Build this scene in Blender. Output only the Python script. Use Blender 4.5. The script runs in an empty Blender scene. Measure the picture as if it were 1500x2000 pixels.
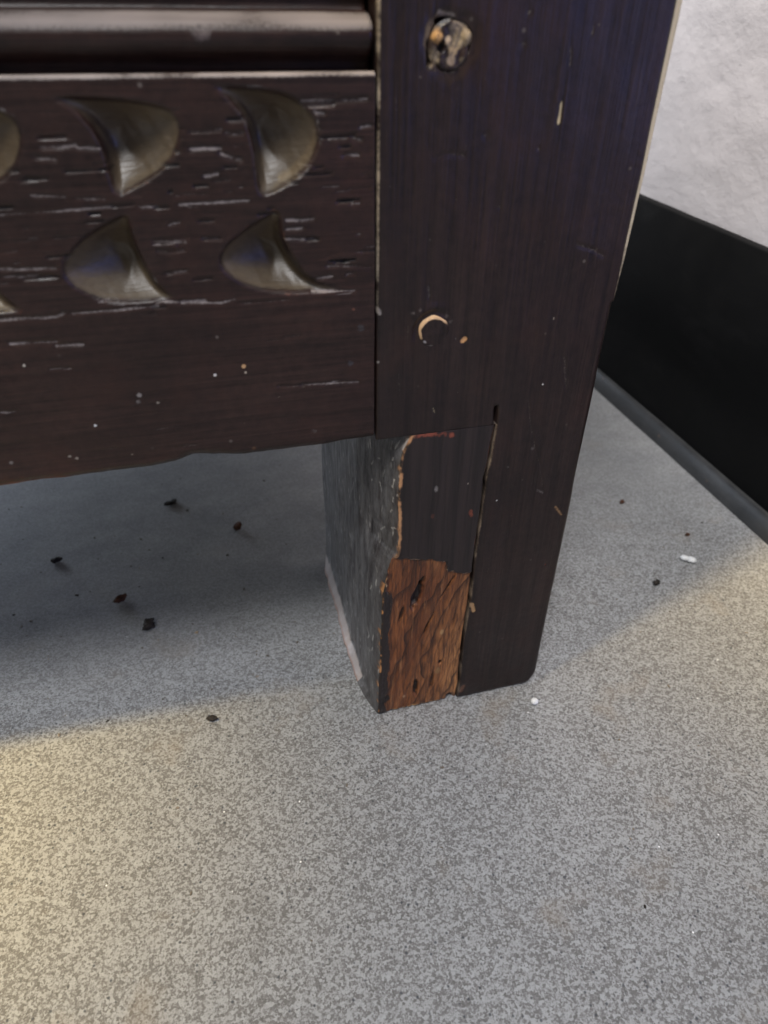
import bpy, bmesh, math, random
import numpy as np
from mathutils import Matrix, Vector

random.seed(7)
RNG = np.random.default_rng(11)
sc = bpy.context.scene
COL = sc.collection

# ------------------------------------------------------------------ camera
CAM = np.array([-0.05100, -0.19832, 0.27048])
RIGHT = np.array([0.96685, -0.25510, 0.01107])
UP = np.array([0.14349, 0.57867, 0.80284])
FWD = np.array([0.21122, 0.77464, -0.59609])
FPX = 1368.2                                   # focal length in pixels of a 1500 x 2000 frame
cd = bpy.data.cameras.new('camera')
cam = bpy.data.objects.new('camera', cd); COL.objects.link(cam)
M = Matrix.Identity(4)
for i in range(3):
    M[i][0], M[i][1], M[i][2], M[i][3] = RIGHT[i], UP[i], -FWD[i], CAM[i]
cam.matrix_world = M
cd.sensor_fit = 'VERTICAL'; cd.sensor_height = 36.0; cd.sensor_width = 27.0
cd.lens = 36.0 * FPX / 2000.0
cd.clip_start = 0.01; cd.clip_end = 50
cd.dof.use_dof = True; cd.dof.focus_distance = 0.275; cd.dof.aperture_fstop = 12.0
sc.camera = cam

# ------------------------------------------------------------------ light
world = bpy.data.worlds.new('World'); sc.world = world; world.use_nodes = True
bg = world.node_tree.nodes['Background']
bg.inputs['Color'].default_value = (0.86, 0.92, 1.0, 1); bg.inputs['Strength'].default_value = 0.16

def aim(o, tgt):
    d = Vector(tgt) - o.location
    o.rotation_euler = d.to_track_quat('-Z', 'Y').to_euler()
def area(name, loc, tgt, size, power, col):
    l = bpy.data.lights.new(name, 'AREA'); l.shape = 'SQUARE'; l.size = size; l.energy = power; l.color = col
    o = bpy.data.objects.new(name, l); COL.objects.link(o); o.location = loc; aim(o, tgt); return o
def spot(name, loc, tgt, power, col, ang, blend, rad):
    l = bpy.data.lights.new(name, 'SPOT'); l.energy = power; l.color = col; l.spot_size = math.radians(ang)
    l.spot_blend = blend; l.shadow_soft_size = rad
    o = bpy.data.objects.new(name, l); COL.objects.link(o); o.location = loc; aim(o, tgt); return o
area('ceiling_light', (-0.42, -0.85, 1.9), (0, 0, 0), 0.50, 31, (0.98, 0.985, 1.0))
area('wall_fill_behind', (-0.35, 0.50, 1.9), (0.27, 0.3, 0.3), 0.4, 38, (1.0, 0.96, 0.95))  # added lamp that brightens the wall, not a known ceiling light
area('low_fill_behind', (-0.90, 1.10, 0.30), (-0.05, 0.1, 0.02), 0.9, 15, (0.74, 0.84, 1.0))  # added low bluish fill for the floor under the chest, no known window
area('front_fill', (-0.60, -1.40, 1.25), (0.2, 0.1, 0.2), 0.6, 1.5, (1.0, 0.96, 0.93))  # added soft fill from the front
area('blue_window_light', (1.12, -1.20, 0.30), (0.05, 0, 0.2), 0.38, 3.2, (0.16, 0.26, 1.0))
LS = (-0.99, -0.374, 2.2)
spot('warm_lamp', LS, (-0.225, -0.015, 0), 420, (1.0, 0.72, 0.24), 8.0, 1.0, 0.10)
spot('warm_lamp_beside', LS, (0.31, 0.05, 0), 430, (1.0, 0.74, 0.33), 7.5, 1.0, 0.12)
sc.view_settings.view_transform = 'Standard'; sc.view_settings.look = 'None'
sc.view_settings.exposure = 0.0; sc.view_settings.gamma = 1.0
sc.view_settings.use_curve_mapping = False

# ------------------------------------------------------------------ helpers
def px(x, y, axis, val):
    """point of the plane (axis = val metres) seen at a position of the 1500 x 2000 photograph, in millimetres"""
    d = FWD + RIGHT * (x - 750) / FPX - UP * (y - 1000) / FPX
    t = (val - CAM[axis]) / d[axis]
    return (CAM + t * d) * 1000
def front(x, y):                      # on the chest front: (x, z) in mm
    q = px(x, y, 1, 0.0); return np.array([q[0], q[2]])
def onfloor(x, y):
    q = px(x, y, 2, 0.0); return np.array([q[0], q[1]])

def vnoise(x, y, seed=0):
    """smooth value noise on arrays, about -1..1"""
    r = np.random.default_rng(seed); T = r.random((256, 256)) * 2 - 1
    xi = np.floor(x).astype(int); yi = np.floor(y).astype(int)
    fx = x - xi; fy = y - yi
    fx = fx * fx * (3 - 2 * fx); fy = fy * fy * (3 - 2 * fy)
    a = T[xi & 255, yi & 255]; b = T[(xi + 1) & 255, yi & 255]
    c = T[xi & 255, (yi + 1) & 255]; d = T[(xi + 1) & 255, (yi + 1) & 255]
    return (a * (1 - fx) + b * fx) * (1 - fy) + (c * (1 - fx) + d * fx) * fy
def fbm(x, y, seed=0, oct=3):
    s = 0; a = 1.0; f = 1.0; t = 0
    for k in range(oct):
        s = s + a * vnoise(x * f + 17.3 * k, y * f - 9.1 * k, seed + k); t += a; a *= 0.5; f *= 2.03
    return s / t
def sstep(a, b, x):
    t = np.clip((x - a) / (b - a), 0, 1); return t * t * (3 - 2 * t)
def polydist(X, Z, poly):
    """signed distance to a closed polygon, positive inside"""
    P = np.asarray(poly, float); n = len(P)
    d = np.full(X.shape, 1e9); ins = np.zeros(X.shape, bool)
    for i in range(n):
        a = P[i]; b = P[(i + 1) % n]; e = b - a
        t = np.clip(((X - a[0]) * e[0] + (Z - a[1]) * e[1]) / max(e @ e, 1e-9), 0, 1)
        d = np.minimum(d, np.hypot(X - a[0] - t * e[0], Z - a[1] - t * e[1]))
        cond = (a[1] > Z) != (b[1] > Z)
        with np.errstate(divide='ignore', invalid='ignore'):
            xc = a[0] + (Z - a[1]) * e[0] / (e[1] if abs(e[1]) > 1e-9 else 1e-9)
        ins ^= cond & (X < xc)
    return np.where(ins, d, -d)
def openpoly(P):
    P = np.asarray(P, float)
    for _ in range(2):
        Q = [P[0]]
        for a, b in zip(P[:-1], P[1:]): Q += [0.75 * a + 0.25 * b, 0.25 * a + 0.75 * b]
        P = np.array(Q + [P[-1]])
    return P
def softdist(X, Z, P):
    """distance to a line of points without creases where two stretches are equally near"""
    I = np.zeros(X.shape)
    for a, b in zip(P[:-1], P[1:]):
        L = np.hypot(*(b - a)); n = max(2, int(L / 0.35))
        for t in (np.arange(n) + 0.5) / n:
            c = a + (b - a) * t
            I += (L / n) / (((X - c[0]) ** 2 + (Z - c[1]) ** 2) + 0.03) ** 2
    return np.maximum((1.5708 / I) ** (1 / 3) - 0.12, 0)
def segdist(X, Z, pts):
    P = np.asarray(pts, float); d = np.full(X.shape, 1e9)
    for a, b in zip(P[:-1], P[1:]):
        e = b - a
        t = np.clip(((X - a[0]) * e[0] + (Z - a[1]) * e[1]) / max(e @ e, 1e-9), 0, 1)
        d = np.minimum(d, np.hypot(X - a[0] - t * e[0], Z - a[1] - t * e[1]))
    return d
def smoothpoly(pts, n=3):
    P = np.asarray(pts, float)
    for _ in range(n - 1):
        Q = np.empty((len(P) * 2, 2)); N = np.roll(P, -1, 0)
        Q[0::2] = 0.75 * P + 0.25 * N; Q[1::2] = 0.25 * P + 0.75 * N; P = Q
    return P
class Paint:
    """worn and chipped spots, and painted highlights: a colour and how much of it shows, for each vertex"""
    def __init__(s, shape): s.c = np.zeros(shape + (3,)); s.a = np.zeros(shape)
    def add(s, mask, col):
        m = np.clip(mask, 0, 1)[..., None]
        s.c = s.c * (1 - m) + np.asarray(col) * m
        s.a = np.maximum(s.a, m[..., 0])
    def rgba(s): return np.concatenate([s.c, s.a[..., None]], -1)

def link(name, me, mat, parent=None):
    o = bpy.data.objects.new(name, me); COL.objects.link(o)
    if mat: me.materials.append(mat)
    if parent: o.parent = parent
    return o
def tag(o, label, cat, group=None, kind=None):
    o['label'] = label; o['category'] = cat
    if group: o['group'] = group
    if kind: o['kind'] = kind
    return o
def sheet(name, V, mat, parent=None, closed=True, caps=True, paint=None, extra=None):
    """V: rows x cols x 3 in mm; a loop of columns swept over rows"""
    R, C = V.shape[:2]
    idx = np.arange(R * C).reshape(R, C)
    nx = np.roll(idx, -1, 1) if closed else idx[:, 1:]
    b = idx if closed else idx[:, :-1]
    q = np.stack([b[:-1], nx[:-1], nx[1:], b[1:]], -1).reshape(-1, 4)
    faces = q.tolist()
    if caps:
        faces.append(idx[0, ::-1].tolist()); faces.append(idx[-1].tolist())
    me = bpy.data.meshes.new(name)
    me.from_pydata((V.reshape(-1, 3) * 0.001).tolist(), [], faces)
    me.polygons.foreach_set('use_smooth', [True] * len(q) + [False] * (len(faces) - len(q)))
    if paint is not None:
        at = me.attributes.new('paint', 'FLOAT_COLOR', 'POINT')
        at.data.foreach_set('color', paint.reshape(-1).astype(np.float32))
    for k, arr in (extra or {}).items():
        at = me.attributes.new(k, 'FLOAT', 'POINT'); at.data.foreach_set('value', arr.reshape(-1).astype(np.float32))
    me.update()
    bm = bmesh.new(); bm.from_mesh(me); bmesh.ops.recalc_face_normals(bm, faces=bm.faces); bm.to_mesh(me); bm.free()
    return link(name, me, mat, parent)
def box(name, lo, hi, mat, parent=None, bev=0.0015):
    bm = bmesh.new(); bmesh.ops.create_cube(bm, size=1)
    for v in bm.verts:
        v.co = Vector([(lo[i] + hi[i]) / 2 * 0.001 + v.co[i] * (hi[i] - lo[i]) * 0.001 for i in range(3)])
    if bev: bmesh.ops.bevel(bm, geom=list(bm.edges), offset=bev, segments=2, affect='EDGES')
    me = bpy.data.meshes.new(name); bm.to_mesh(me); bm.free()
    return link(name, me, mat, parent)

# ------------------------------------------------------------------ materials
def newmat(name):
    m = bpy.data.materials.new(name); m.use_nodes = True
    nt = m.node_tree; return m, nt, nt.nodes['Principled BSDF']
class NT:
    def __init__(s, nt): s.nt = nt; s.co = s.n('ShaderNodeTexCoord').outputs['Object']
    def n(s, t, **k):
        o = s.nt.nodes.new(t)
        for a, b in k.items(): setattr(o, a, b)
        return o
    def l(s, a, b): s.nt.links.new(a, b)
    def mapping(s, scale, rot=(0, 0, 0)):
        m = s.n('ShaderNodeMapping'); m.inputs['Scale'].default_value = scale; m.inputs['Rotation'].default_value = rot
        s.l(s.co, m.inputs['Vector']); return m.outputs[0]
    def noise(s, vec, scale, detail=3, rough=0.5, dist=0.0):
        n = s.n('ShaderNodeTexNoise'); n.inputs['Scale'].default_value = scale; n.inputs['Detail'].default_value = detail
        n.inputs['Roughness'].default_value = rough; n.inputs['Distortion'].default_value = dist
        s.l(vec, n.inputs['Vector']); return n.outputs['Fac']
    def voro(s, vec, scale, feature='F1', rnd=1.0):
        n = s.n('ShaderNodeTexVoronoi', feature=feature); n.inputs['Scale'].default_value = scale
        n.inputs['Randomness'].default_value = rnd
        s.l(vec, n.inputs['Vector']); return n
    def ramp(s, fac, stops, interp='LINEAR'):
        r = s.n('ShaderNodeValToRGB'); r.color_ramp.interpolation = interp
        el = r.color_ramp.elements
        while len(el) < len(stops): el.new(0.5)
        for e, (p, c) in zip(el, stops):
            e.position = p; e.color = (c, c, c, 1) if isinstance(c, (int, float)) else (*c, 1)
        s.l(fac, r.inputs[0]); return r.outputs[0]
    def mix(s, fac, a, b, mode='MIX'):
        m = s.n('ShaderNodeMix', data_type='RGBA', blend_type=mode)
        for i, v in ((0, fac), (6, a), (7, b)):
            if isinstance(v, (int, float)): m.inputs[i].default_value = v
            elif isinstance(v, tuple): m.inputs[i].default_value = (*v, 1)
            else: s.l(v, m.inputs[i])
        return m.outputs[2]
    def math(s, op, a, b=0.0, clamp=False):
        m = s.n('ShaderNodeMath', operation=op, use_clamp=clamp)
        for i, v in ((0, a), (1, b)):
            if isinstance(v, (int, float)): m.inputs[i].default_value = v
            else: s.l(v, m.inputs[i])
        return m.outputs[0]
    def bump(s, h, dist, strength=1.0, nrm=None):
        b = s.n('ShaderNodeBump'); b.inputs['Strength'].default_value = strength; b.inputs['Distance'].default_value = dist
        s.l(h, b.inputs['Height'])
        if nrm: s.l(nrm, b.inputs['Normal'])
        return b.outputs[0]
    def attr(s, name):
        a = s.n('ShaderNodeAttribute'); a.attribute_name = name; return a

def dark_oak(name, grain, dark, light, rough=0.42, painted=True, dust=0.0, streak=0.0):
    """old dark-stained waxed oak; grain 'x', 'y' or 'z'"""
    m, nt, b = newmat(name); t = NT(nt)
    lo, hi = 25.0, 900.0
    sc_ = {'x': (lo, hi, hi), 'y': (hi, lo, hi), 'z': (hi, hi, lo)}[grain]
    v1 = t.mapping(sc_)
    g1 = t.noise(v1, 1.0, 4, 0.6)
    v2 = t.mapping(tuple(q * 0.28 for q in sc_))
    g2 = t.noise(v2, 1.0, 3, 0.5)
    patch = t.noise(t.co, 22, 4, 0.55)
    mot = t.noise(t.co, 330, 4, 0.65)
    f = t.math('ADD', t.math('MULTIPLY', g1, 0.42), t.math('ADD', t.math('MULTIPLY', g2, 0.26), t.math('MULTIPLY', mot, 0.32)))
    col = t.mix(t.ramp(f, [(0.38, 0.0), (0.64, 1.0)]), dark, light)
    col = t.mix(t.ramp(t.noise(t.co, 48, 5, 0.6), [(0.50, 0.0), (0.75, 0.5)]), col, (light[0] * 1.15, light[1] * 0.9, light[2] * 0.8))
    col = t.mix(t.ramp(patch, [(0.35, 0.0), (0.7, 0.45)]), col, tuple(c * 0.55 for c in dark))
    # small pale flecks of dirt and wax
    fl = t.voro(t.co, 210)
    sepc = t.n('ShaderNodeSeparateColor'); t.l(fl.outputs['Color'], sepc.inputs[0])
    fleck = t.math('MULTIPLY', t.ramp(fl.outputs['Distance'], [(0.05, 1.0), (0.16, 0.0)]), t.ramp(sepc.outputs[0], [(0.93, 0.0), (0.97, 1.0)]))
    col = t.mix(t.math('MULTIPLY', fleck, 0.45), col, (0.22, 0.19, 0.17))
    if dust:
        dn = t.noise(t.mapping((60, 60, 30)), 1.0, 5, 0.65)
        col = t.mix(t.math('MULTIPLY', t.ramp(dn, [(0.30, 0.25), (0.75, 1.0)]), dust), col, (0.26, 0.26, 0.27))
    if painted:
        a = t.attr('paint')
        brk = t.noise(t.mapping((1200, 1200, 1200)), 1.0, 2, 0.6)
        fac = t.ramp(t.math('ADD', a.outputs['Alpha'], t.math('MULTIPLY', t.math('SUBTRACT', brk, 0.5), 0.9)), [(0.30, 0.0), (0.72, 1.0)])
        fac = t.math('MULTIPLY', fac, t.ramp(a.outputs['Alpha'], [(0.02, 0.0), (0.2, 1.0)]))
        tint = t.mix(0.55, a.outputs['Color'], t.mix(t.noise(v2, 2.0, 3, 0.6), (0.45, 0.4, 0.4), (1.5, 1.5, 1.5)), 'MULTIPLY')
        col = t.mix(fac, col, tint)
        rr = t.math('ADD', t.math('MULTIPLY', patch, 0.34), rough - 0.17)
        rr = t.math('ADD', rr, t.math('MULTIPLY', fac, 0.26), True)
    else:
        rr = t.math('ADD', t.math('MULTIPLY', g2, 0.22), rough - 0.1)
    if grain == 'x' and painted:                      # rubbed, waxed wood inside the carving
        gl = t.attr('gloss').outputs['Fac']
        rr = t.math('ADD', rr, t.math('MULTIPLY', gl, -0.20))
        t.l(t.math('ADD', t.math('MULTIPLY', gl, 0.5), 0.36), b.inputs['Specular IOR Level'])
    t.l(col, b.inputs['Base Color']); t.l(rr, b.inputs['Roughness'])
    h = t.math('ADD', t.math('MULTIPLY', g1, 0.7), t.math('ADD', t.math('MULTIPLY', patch, 1.6), t.math('ADD', t.math('MULTIPLY', g2, 0.6), t.math('MULTIPLY', mot, 0.5))))
    t.l(t.bump(h, 0.00045, 0.55), b.inputs['Normal'])
    b.inputs['Specular IOR Level'].default_value = 0.36
    return m

M_STILE = dark_oak('dark oak upright', 'z', (0.0105, 0.0066, 0.0060), (0.037, 0.022, 0.019), 0.38)
M_RAIL = dark_oak('dark oak rail', 'x', (0.013, 0.0064, 0.0052), (0.048, 0.0240, 0.0190), 0.40)
M_PLAIN = dark_oak('dark oak plain', 'z', (0.012, 0.009, 0.009), (0.03, 0.022, 0.02), 0.45, painted=False)
M_PLAINX = dark_oak('dark oak plain rail', 'x', (0.012, 0.009, 0.009), (0.03, 0.022, 0.02), 0.45, painted=False)

def foot_material():
    """dark finish with a patch where it has broken away to bare orange oak, and a dusty side"""
    m, nt, b = newmat('dark oak foot block'); t = NT(nt)
    sc_ = (900, 900, 25)
    g1 = t.noise(t.mapping(sc_), 1.0, 4, 0.6); g2 = t.noise(t.mapping((250, 250, 9)), 1.0, 3, 0.5)
    patch = t.noise(t.co, 25, 4, 0.55)
    f = t.math('ADD', t.math('MULTIPLY', g1, 0.5), t.math('MULTIPLY', g2, 0.5))
    fin = t.mix(t.ramp(f, [(0.38, 0.0), (0.66, 1.0)]), (0.010, 0.0065, 0.0062), (0.030, 0.019, 0.0175))
    # dusty side (the part's left face): scuffed grey film with pale flecks
    du = t.attr('dusty').outputs['Fac']
    dn = t.noise(t.mapping((190, 190, 60)), 1.0, 6, 0.75)
    fin = t.mix(t.math('MULTIPLY', du, t.ramp(dn, [(0.36, 0.06), (0.66, 0.85)])), fin, (0.28, 0.272, 0.265))
    fl = t.voro(t.mapping((420, 420, 150)), 1.0)
    sp = t.n('ShaderNodeSeparateColor'); t.l(fl.outputs['Color'], sp.inputs[0])
    fk = t.math('MULTIPLY', t.ramp(fl.outputs['Distance'], [(0.10, 1.0), (0.30, 0.0)]), t.ramp(sp.outputs[0], [(0.80, 0.0), (0.88, 1.0)]))
    fin = t.mix(t.math('MULTIPLY', fk, t.math('MULTIPLY', du, 0.9)), fin, (0.42, 0.40, 0.38))
    # bare oak: wavy diagonal growth lines, redder to the inner edge
    rot = t.mapping((1, 1, 1), (0, math.radians(-16), 0))
    wob = t.noise(t.mapping((60, 60, 38)), 1.0, 3, 0.6)
    wv = t.n('ShaderNodeTexWave', wave_type='BANDS', bands_direction='X', wave_profile='SAW')
    wv.inputs['Scale'].default_value = 21; wv.inputs['Distortion'].default_value = 9.0
    wv.inputs['Detail'].default_value = 3; wv.inputs['Detail Scale'].default_value = 1.1; wv.inputs['Detail Roughness'].default_value = 0.6
    mp = t.n('ShaderNodeMapping'); mp.inputs['Scale'].default_value = (1, 1, 0.75); t.l(rot, mp.inputs['Vector'])
    t.l(mp.outputs[0], wv.inputs['Vector'])
    bn = t.attr('bareness').outputs['Fac']
    base = t.mix(t.ramp(t.noise(t.mapping((70, 70, 22)), 1.0, 4, 0.6), [(0.3, 0.0), (0.7, 1.0)]), (0.10, 0.026, 0.009), (0.34, 0.115, 0.034))
    base = t.mix(t.attr('warmth').outputs['Fac'], base, (0.52, 0.235, 0.085))
    fine = t.noise(t.mapping((1100, 1100, 75), (0, math.radians(-10), 0)), 1.0, 4, 0.65)
    base = t.mix(t.ramp(fine, [(0.36, 0.85), (0.58, 0.0)]), base, (0.09, 0.032, 0.014))
    base = t.mix(t.ramp(wv.outputs['Fac'], [(0.0, 0.95), (0.07, 0.6), (0.22, 0.0)]), base, (0.028, 0.010, 0.006))
    spl = t.noise(t.mapping((430, 430, 34), (0, math.radians(-13), 0)), 1.0, 5, 0.7, 0.6)
    base = t.mix(t.ramp(spl, [(0.36, 0.85), (0.47, 0.15), (0.55, 0.0)]), base, (0.032, 0.012, 0.007))
    base = t.mix(t.ramp(spl, [(0.58, 0.0), (0.70, 0.55)]), base, (0.46, 0.21, 0.085))
    fib = t.noise(t.mapping((700, 700, 200)), 1.0, 3, 0.7)
    edge = t.ramp(t.math('ADD', bn, t.math('MULTIPLY', t.math('SUBTRACT', fib, 0.5), 0.9)), [(0.42, 0.0), (0.58, 1.0)])
    col = t.mix(edge, fin, base)
    a = t.attr('paint')
    brk = t.noise(t.mapping((1100, 1100, 700)), 1.0, 3, 0.6)
    pf = t.ramp(t.math('ADD', a.outputs['Alpha'], t.math('MULTIPLY', t.math('SUBTRACT', brk, 0.5), 1.0)), [(0.32, 0.0), (0.75, 1.0)])
    pf = t.math('MULTIPLY', pf, t.ramp(a.outputs['Alpha'], [(0.02, 0.0), (0.2, 1.0)]))
    col = t.mix(pf, col, a.outputs['Color'])
    t.l(col, b.inputs['Base Color'])
    rr = t.math('ADD', t.math('MULTIPLY', g2, 0.2), 0.30)
    rr = t.math('ADD', rr, t.math('MULTIPLY', edge, 0.08), True)
    rr = t.math('ADD', rr, t.math('MULTIPLY', du, 0.06), True)
    t.l(rr, b.inputs['Roughness'])
    h = t.math('ADD', t.math('MULTIPLY', g1, 0.5), t.math('ADD', patch, t.math('MULTIPLY', edge, t.math('ADD', t.math('MULTIPLY', spl, 2.2), fine))))
    h = t.math('ADD', h, t.math('MULTIPLY', du, t.math('MULTIPLY', dn, 1.5)))
    t.l(t.bump(h, 0.0005, 0.6), b.inputs['Normal'])
    return m
M_FOOT = foot_material()

def floor_material():
    m, nt, b = newmat('speckled vinyl floor'); t = NT(nt)
    co = t.mapping((1, 1, 1))
    n1 = t.noise(co, 1300, 2.0, 0.55)
    n2 = t.noise(t.mapping((1.0, 1.0, 1.0), (0, 0, 0.6)), 2300, 1.0, 0.5)
    # chips: irregular grains, each with a tone of its own
    wn = t.n('ShaderNodeTexNoise'); wn.inputs['Scale'].default_value = 1100; wn.inputs['Detail'].default_value = 2; t.l(co, wn.inputs['Vector'])
    wv = t.n('ShaderNodeVectorMath', operation='SCALE'); t.l(wn.outputs['Color'], wv.inputs[0]); wv.inputs['Scale'].default_value = 0.0014
    wa = t.n('ShaderNodeVectorMath', operation='ADD'); t.l(co, wa.inputs[0]); t.l(wv.outputs[0], wa.inputs[1])
    vc = t.voro(wa.outputs[0], 1100, 'SMOOTH_F1'); vc.inputs['Smoothness'].default_value = 0.22
    sv = t.n('ShaderNodeSeparateColor'); t.l(vc.outputs['Color'], sv.inputs[0])
    f = t.math('ADD', t.math('MULTIPLY', sv.outputs[0], 0.42), t.math('ADD', t.math('MULTIPLY', n1, 0.85), t.math('MULTIPLY', n2, 0.25)))
    dens = t.noise(co, 34, 3, 0.55)
    f = t.math('ADD', f, t.math('MULTIPLY', t.math('SUBTRACT', dens, 0.5), 0.16))
    big = t.noise(co, 7, 3, 0.5)
    light = t.mix(big, (0.36, 0.367, 0.372), (0.415, 0.422, 0.428))
    light = t.mix(t.math('MULTIPLY', sv.outputs[1], 0.5), light, (0.275, 0.272, 0.268))
    brown = t.mix(t.noise(co, 90, 2, 0.5), (0.108, 0.103, 0.098), (0.16, 0.156, 0.152))
    brown = t.mix(t.math('MULTIPLY', sv.outputs[2], 0.6), brown, (0.20, 0.195, 0.195))
    col = t.mix(t.ramp(f, [(0.62, 0.0), (0.88, 1.0)]), brown, light)
    # tiny dark specks
    vd = t.voro(co, 380); sp = t.n('ShaderNodeSeparateColor'); t.l(vd.outputs['Color'], sp.inputs[0])
    dk = t.math('MULTIPLY', t.ramp(vd.outputs['Distance'], [(0.13, 1.0), (0.24, 0.0)]), t.ramp(sp.outputs[0], [(0.64, 0.0), (0.70, 1.0)]))
    col = t.mix(t.math('MULTIPLY', dk, 0.85), col, (0.045, 0.05, 0.06))
    # a few grains whose glint is painted as white dots
    vg = t.voro(t.mapping((1, 1, 1), (0, 0, 0.3)), 160); sg = t.n('ShaderNodeSeparateColor'); t.l(vg.outputs['Color'], sg.inputs[0])
    gl = t.math('MULTIPLY', t.ramp(vg.outputs['Distance'], [(0.04, 1.0), (0.075, 0.0)]), t.ramp(sg.outputs[1], [(0.90, 0.0), (0.93, 1.0)]))
    col = t.mix(gl, col, (0.95, 0.95, 0.95))
    # brown scuffs, and the film of dust where nobody sweeps: attribute 'dust'
    sc1 = t.noise(co, 26, 4, 0.6)
    col = t.mix(t.ramp(sc1, [(0.58, 0.0), (0.76, 0.5)]), col, (0.25, 0.20, 0.145))
    sc2 = t.noise(t.mapping((1, 1, 1), (0, 0, 2.1)), 15, 6, 0.68)
    col = t.mix(t.ramp(sc2, [(0.60, 0.0), (0.78, 0.4)]), col, (0.12, 0.115, 0.11))
    du = t.attr('dust').outputs['Fac']
    dcl = t.noise(t.mapping((1, 1.6, 1), (0, 0, -0.2)), 30, 5, 0.62)
    dcol = t.mix(t.ramp(dcl, [(0.3, 0.0), (0.72, 1.0)]), (0.215, 0.215, 0.22), (0.36, 0.355, 0.35))
    col = t.mix(t.math('MULTIPLY', du, 0.72), col, dcol)
    t.l(col, b.inputs['Base Color'])
    rr = t.math('ADD', t.math('MULTIPLY', n1, 0.15), 0.42)
    t.l(t.math('ADD', rr, t.math('MULTIPLY', du, 0.1)), b.inputs['Roughness'])
    b.inputs['Specular IOR Level'].default_value = 0.35
    h = t.math('ADD', t.math('MULTIPLY', n2, 0.5), n1)
    t.l(t.bump(h, 0.00025, 0.5), b.inputs['Normal'])
    return m
def wall_material():
    m, nt, b = newmat('white painted plaster'); t = NT(nt)
    big = t.noise(t.co, 9, 4, 0.6); mid = t.noise(t.mapping((1, 1, 1.3)), 45, 5, 0.6); fin = t.noise(t.co, 400, 3, 0.6)
    col = t.mix(big, (0.76, 0.71, 0.70), (0.82, 0.77, 0.76))
    t.l(col, b.inputs['Base Color']); b.inputs['Roughness'].default_value = 0.55
    pit = t.voro(t.mapping((1, 1, 1)), 38)
    h = t.math('ADD', t.math('MULTIPLY', mid, 1.6), t.math('ADD', t.math('MULTIPLY', fin, 0.15), t.math('MULTIPLY', t.ramp(pit.outputs['Distance'], [(0.0, 0.0), (0.2, 1.0)]), 0.35)))
    t.l(t.bump(h, 0.0014, 0.45), b.inputs['Normal'])
    return m
def vinyl(name, c, rough):
    m, nt, b = newmat(name); t = NT(nt)
    n = t.noise(t.co, 60, 4, 0.6); f = t.noise(t.co, 700, 3, 0.6)
    col = t.mix(t.ramp(n, [(0.35, 0.0), (0.75, 1.0)]), tuple(q * 0.8 for q in c), tuple(q * 1.5 + 0.002 for q in c))
    vd = t.voro(t.co, 120); sp = t.n('ShaderNodeSeparateColor'); t.l(vd.outputs['Color'], sp.inputs[0])
    dk = t.math('MULTIPLY', t.ramp(vd.outputs['Distance'], [(0.08, 1.0), (0.2, 0.0)]), t.ramp(sp.outputs[0], [(0.95, 0.0), (0.98, 1.0)]))
    col = t.mix(t.math('MULTIPLY', dk, 0.5), col, (0.16, 0.09, 0.05))
    sm = t.noise(t.mapping((1, 0.35, 1)), 35, 6, 0.7)
    col = t.mix(t.ramp(sm, [(0.52, 0.0), (0.74, 0.55)]), col, tuple(q * 3 + 0.012 for q in c))
    t.l(col, b.inputs['Base Color']); t.l(t.math('ADD', t.math('MULTIPLY', n, 0.25), rough - 0.1), b.inputs['Roughness'])
    t.l(t.bump(t.math('ADD', n, t.math('MULTIPLY', f, 0.2)), 0.0006, 0.4), b.inputs['Normal'])
    return m
def simple(name, c1, c2, rough=0.7, scale=400, spec=0.3):
    m, nt, b = newmat(name); t = NT(nt)
    n = t.noise(t.co, scale, 3, 0.6)
    t.l(t.mix(t.ramp(n, [(0.35, 0.0), (0.65, 1.0)]), c1, c2), b.inputs['Base Color'])
    b.inputs['Roughness'].default_value = rough; b.inputs['Specular IOR Level'].default_value = spec
    t.l(t.bump(n, 0.0004, 0.5), b.inputs['Normal'])
    return m
M_FLOOR = floor_material(); M_WALL = wall_material()
M_SKIRT = vinyl('black vinyl skirting', (0.004, 0.0038, 0.0036), 0.7)
M_SKIRT.node_tree.nodes['Principled BSDF'].inputs['Specular IOR Level'].default_value = 0.16
M_COVE = vinyl('black coved vinyl with painted sheen', (0.027, 0.027, 0.027), 0.46)  # same vinyl as the board, its glossy reflection put into a paler colour

# ------------------------------------------------------------------ setting: floor, wall, skirting
xs = np.concatenate([np.linspace(-1500, -320, 12), np.linspace(-300, 264, 142), np.linspace(266, 300, 3)])
ys = np.concatenate([np.linspace(-1500, -320, 12), np.linspace(-300, 420, 181), np.linspace(450, 1500, 12)])
GX, GY = np.meshgrid(xs, ys)
# dust lies under the chest and along the foot of the wall
under = sstep(15, 120, GY + 14 * fbm(GX / 40, GY / 40, 3)) * sstep(110, 20, GX) * 0.9
behind = sstep(30, 190, GY + 22 * fbm(GX / 50, GY / 50, 5)) * sstep(40, 110, GX) * 0.75
dust = np.clip(np.maximum(under, behind), 0, 1)
floor = sheet('floor', np.stack([GX, GY, np.zeros_like(GX)], -1), M_FLOOR, closed=False, caps=False, extra={'dust': dust})
floor['kind'] = 'structure'

ys = np.concatenate([np.linspace(-180, -100, 6), np.linspace(-90, 500, 120), np.linspace(550, 1500, 8)])
zs = np.concatenate([np.linspace(0, 420, 90), np.linspace(440, 1600, 14)])
GY, GZ = np.meshgrid(ys, zs)
wx = 276 + 1.1 * fbm(GY / 60, GZ / 60, 21, 3) + 0.35 * fbm(GY / 12, GZ / 12, 22, 2)
wall = sheet('wall', np.stack([wx, GY, GZ], -1), M_WALL, closed=False, caps=False)
wall['kind'] = 'structure'

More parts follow.
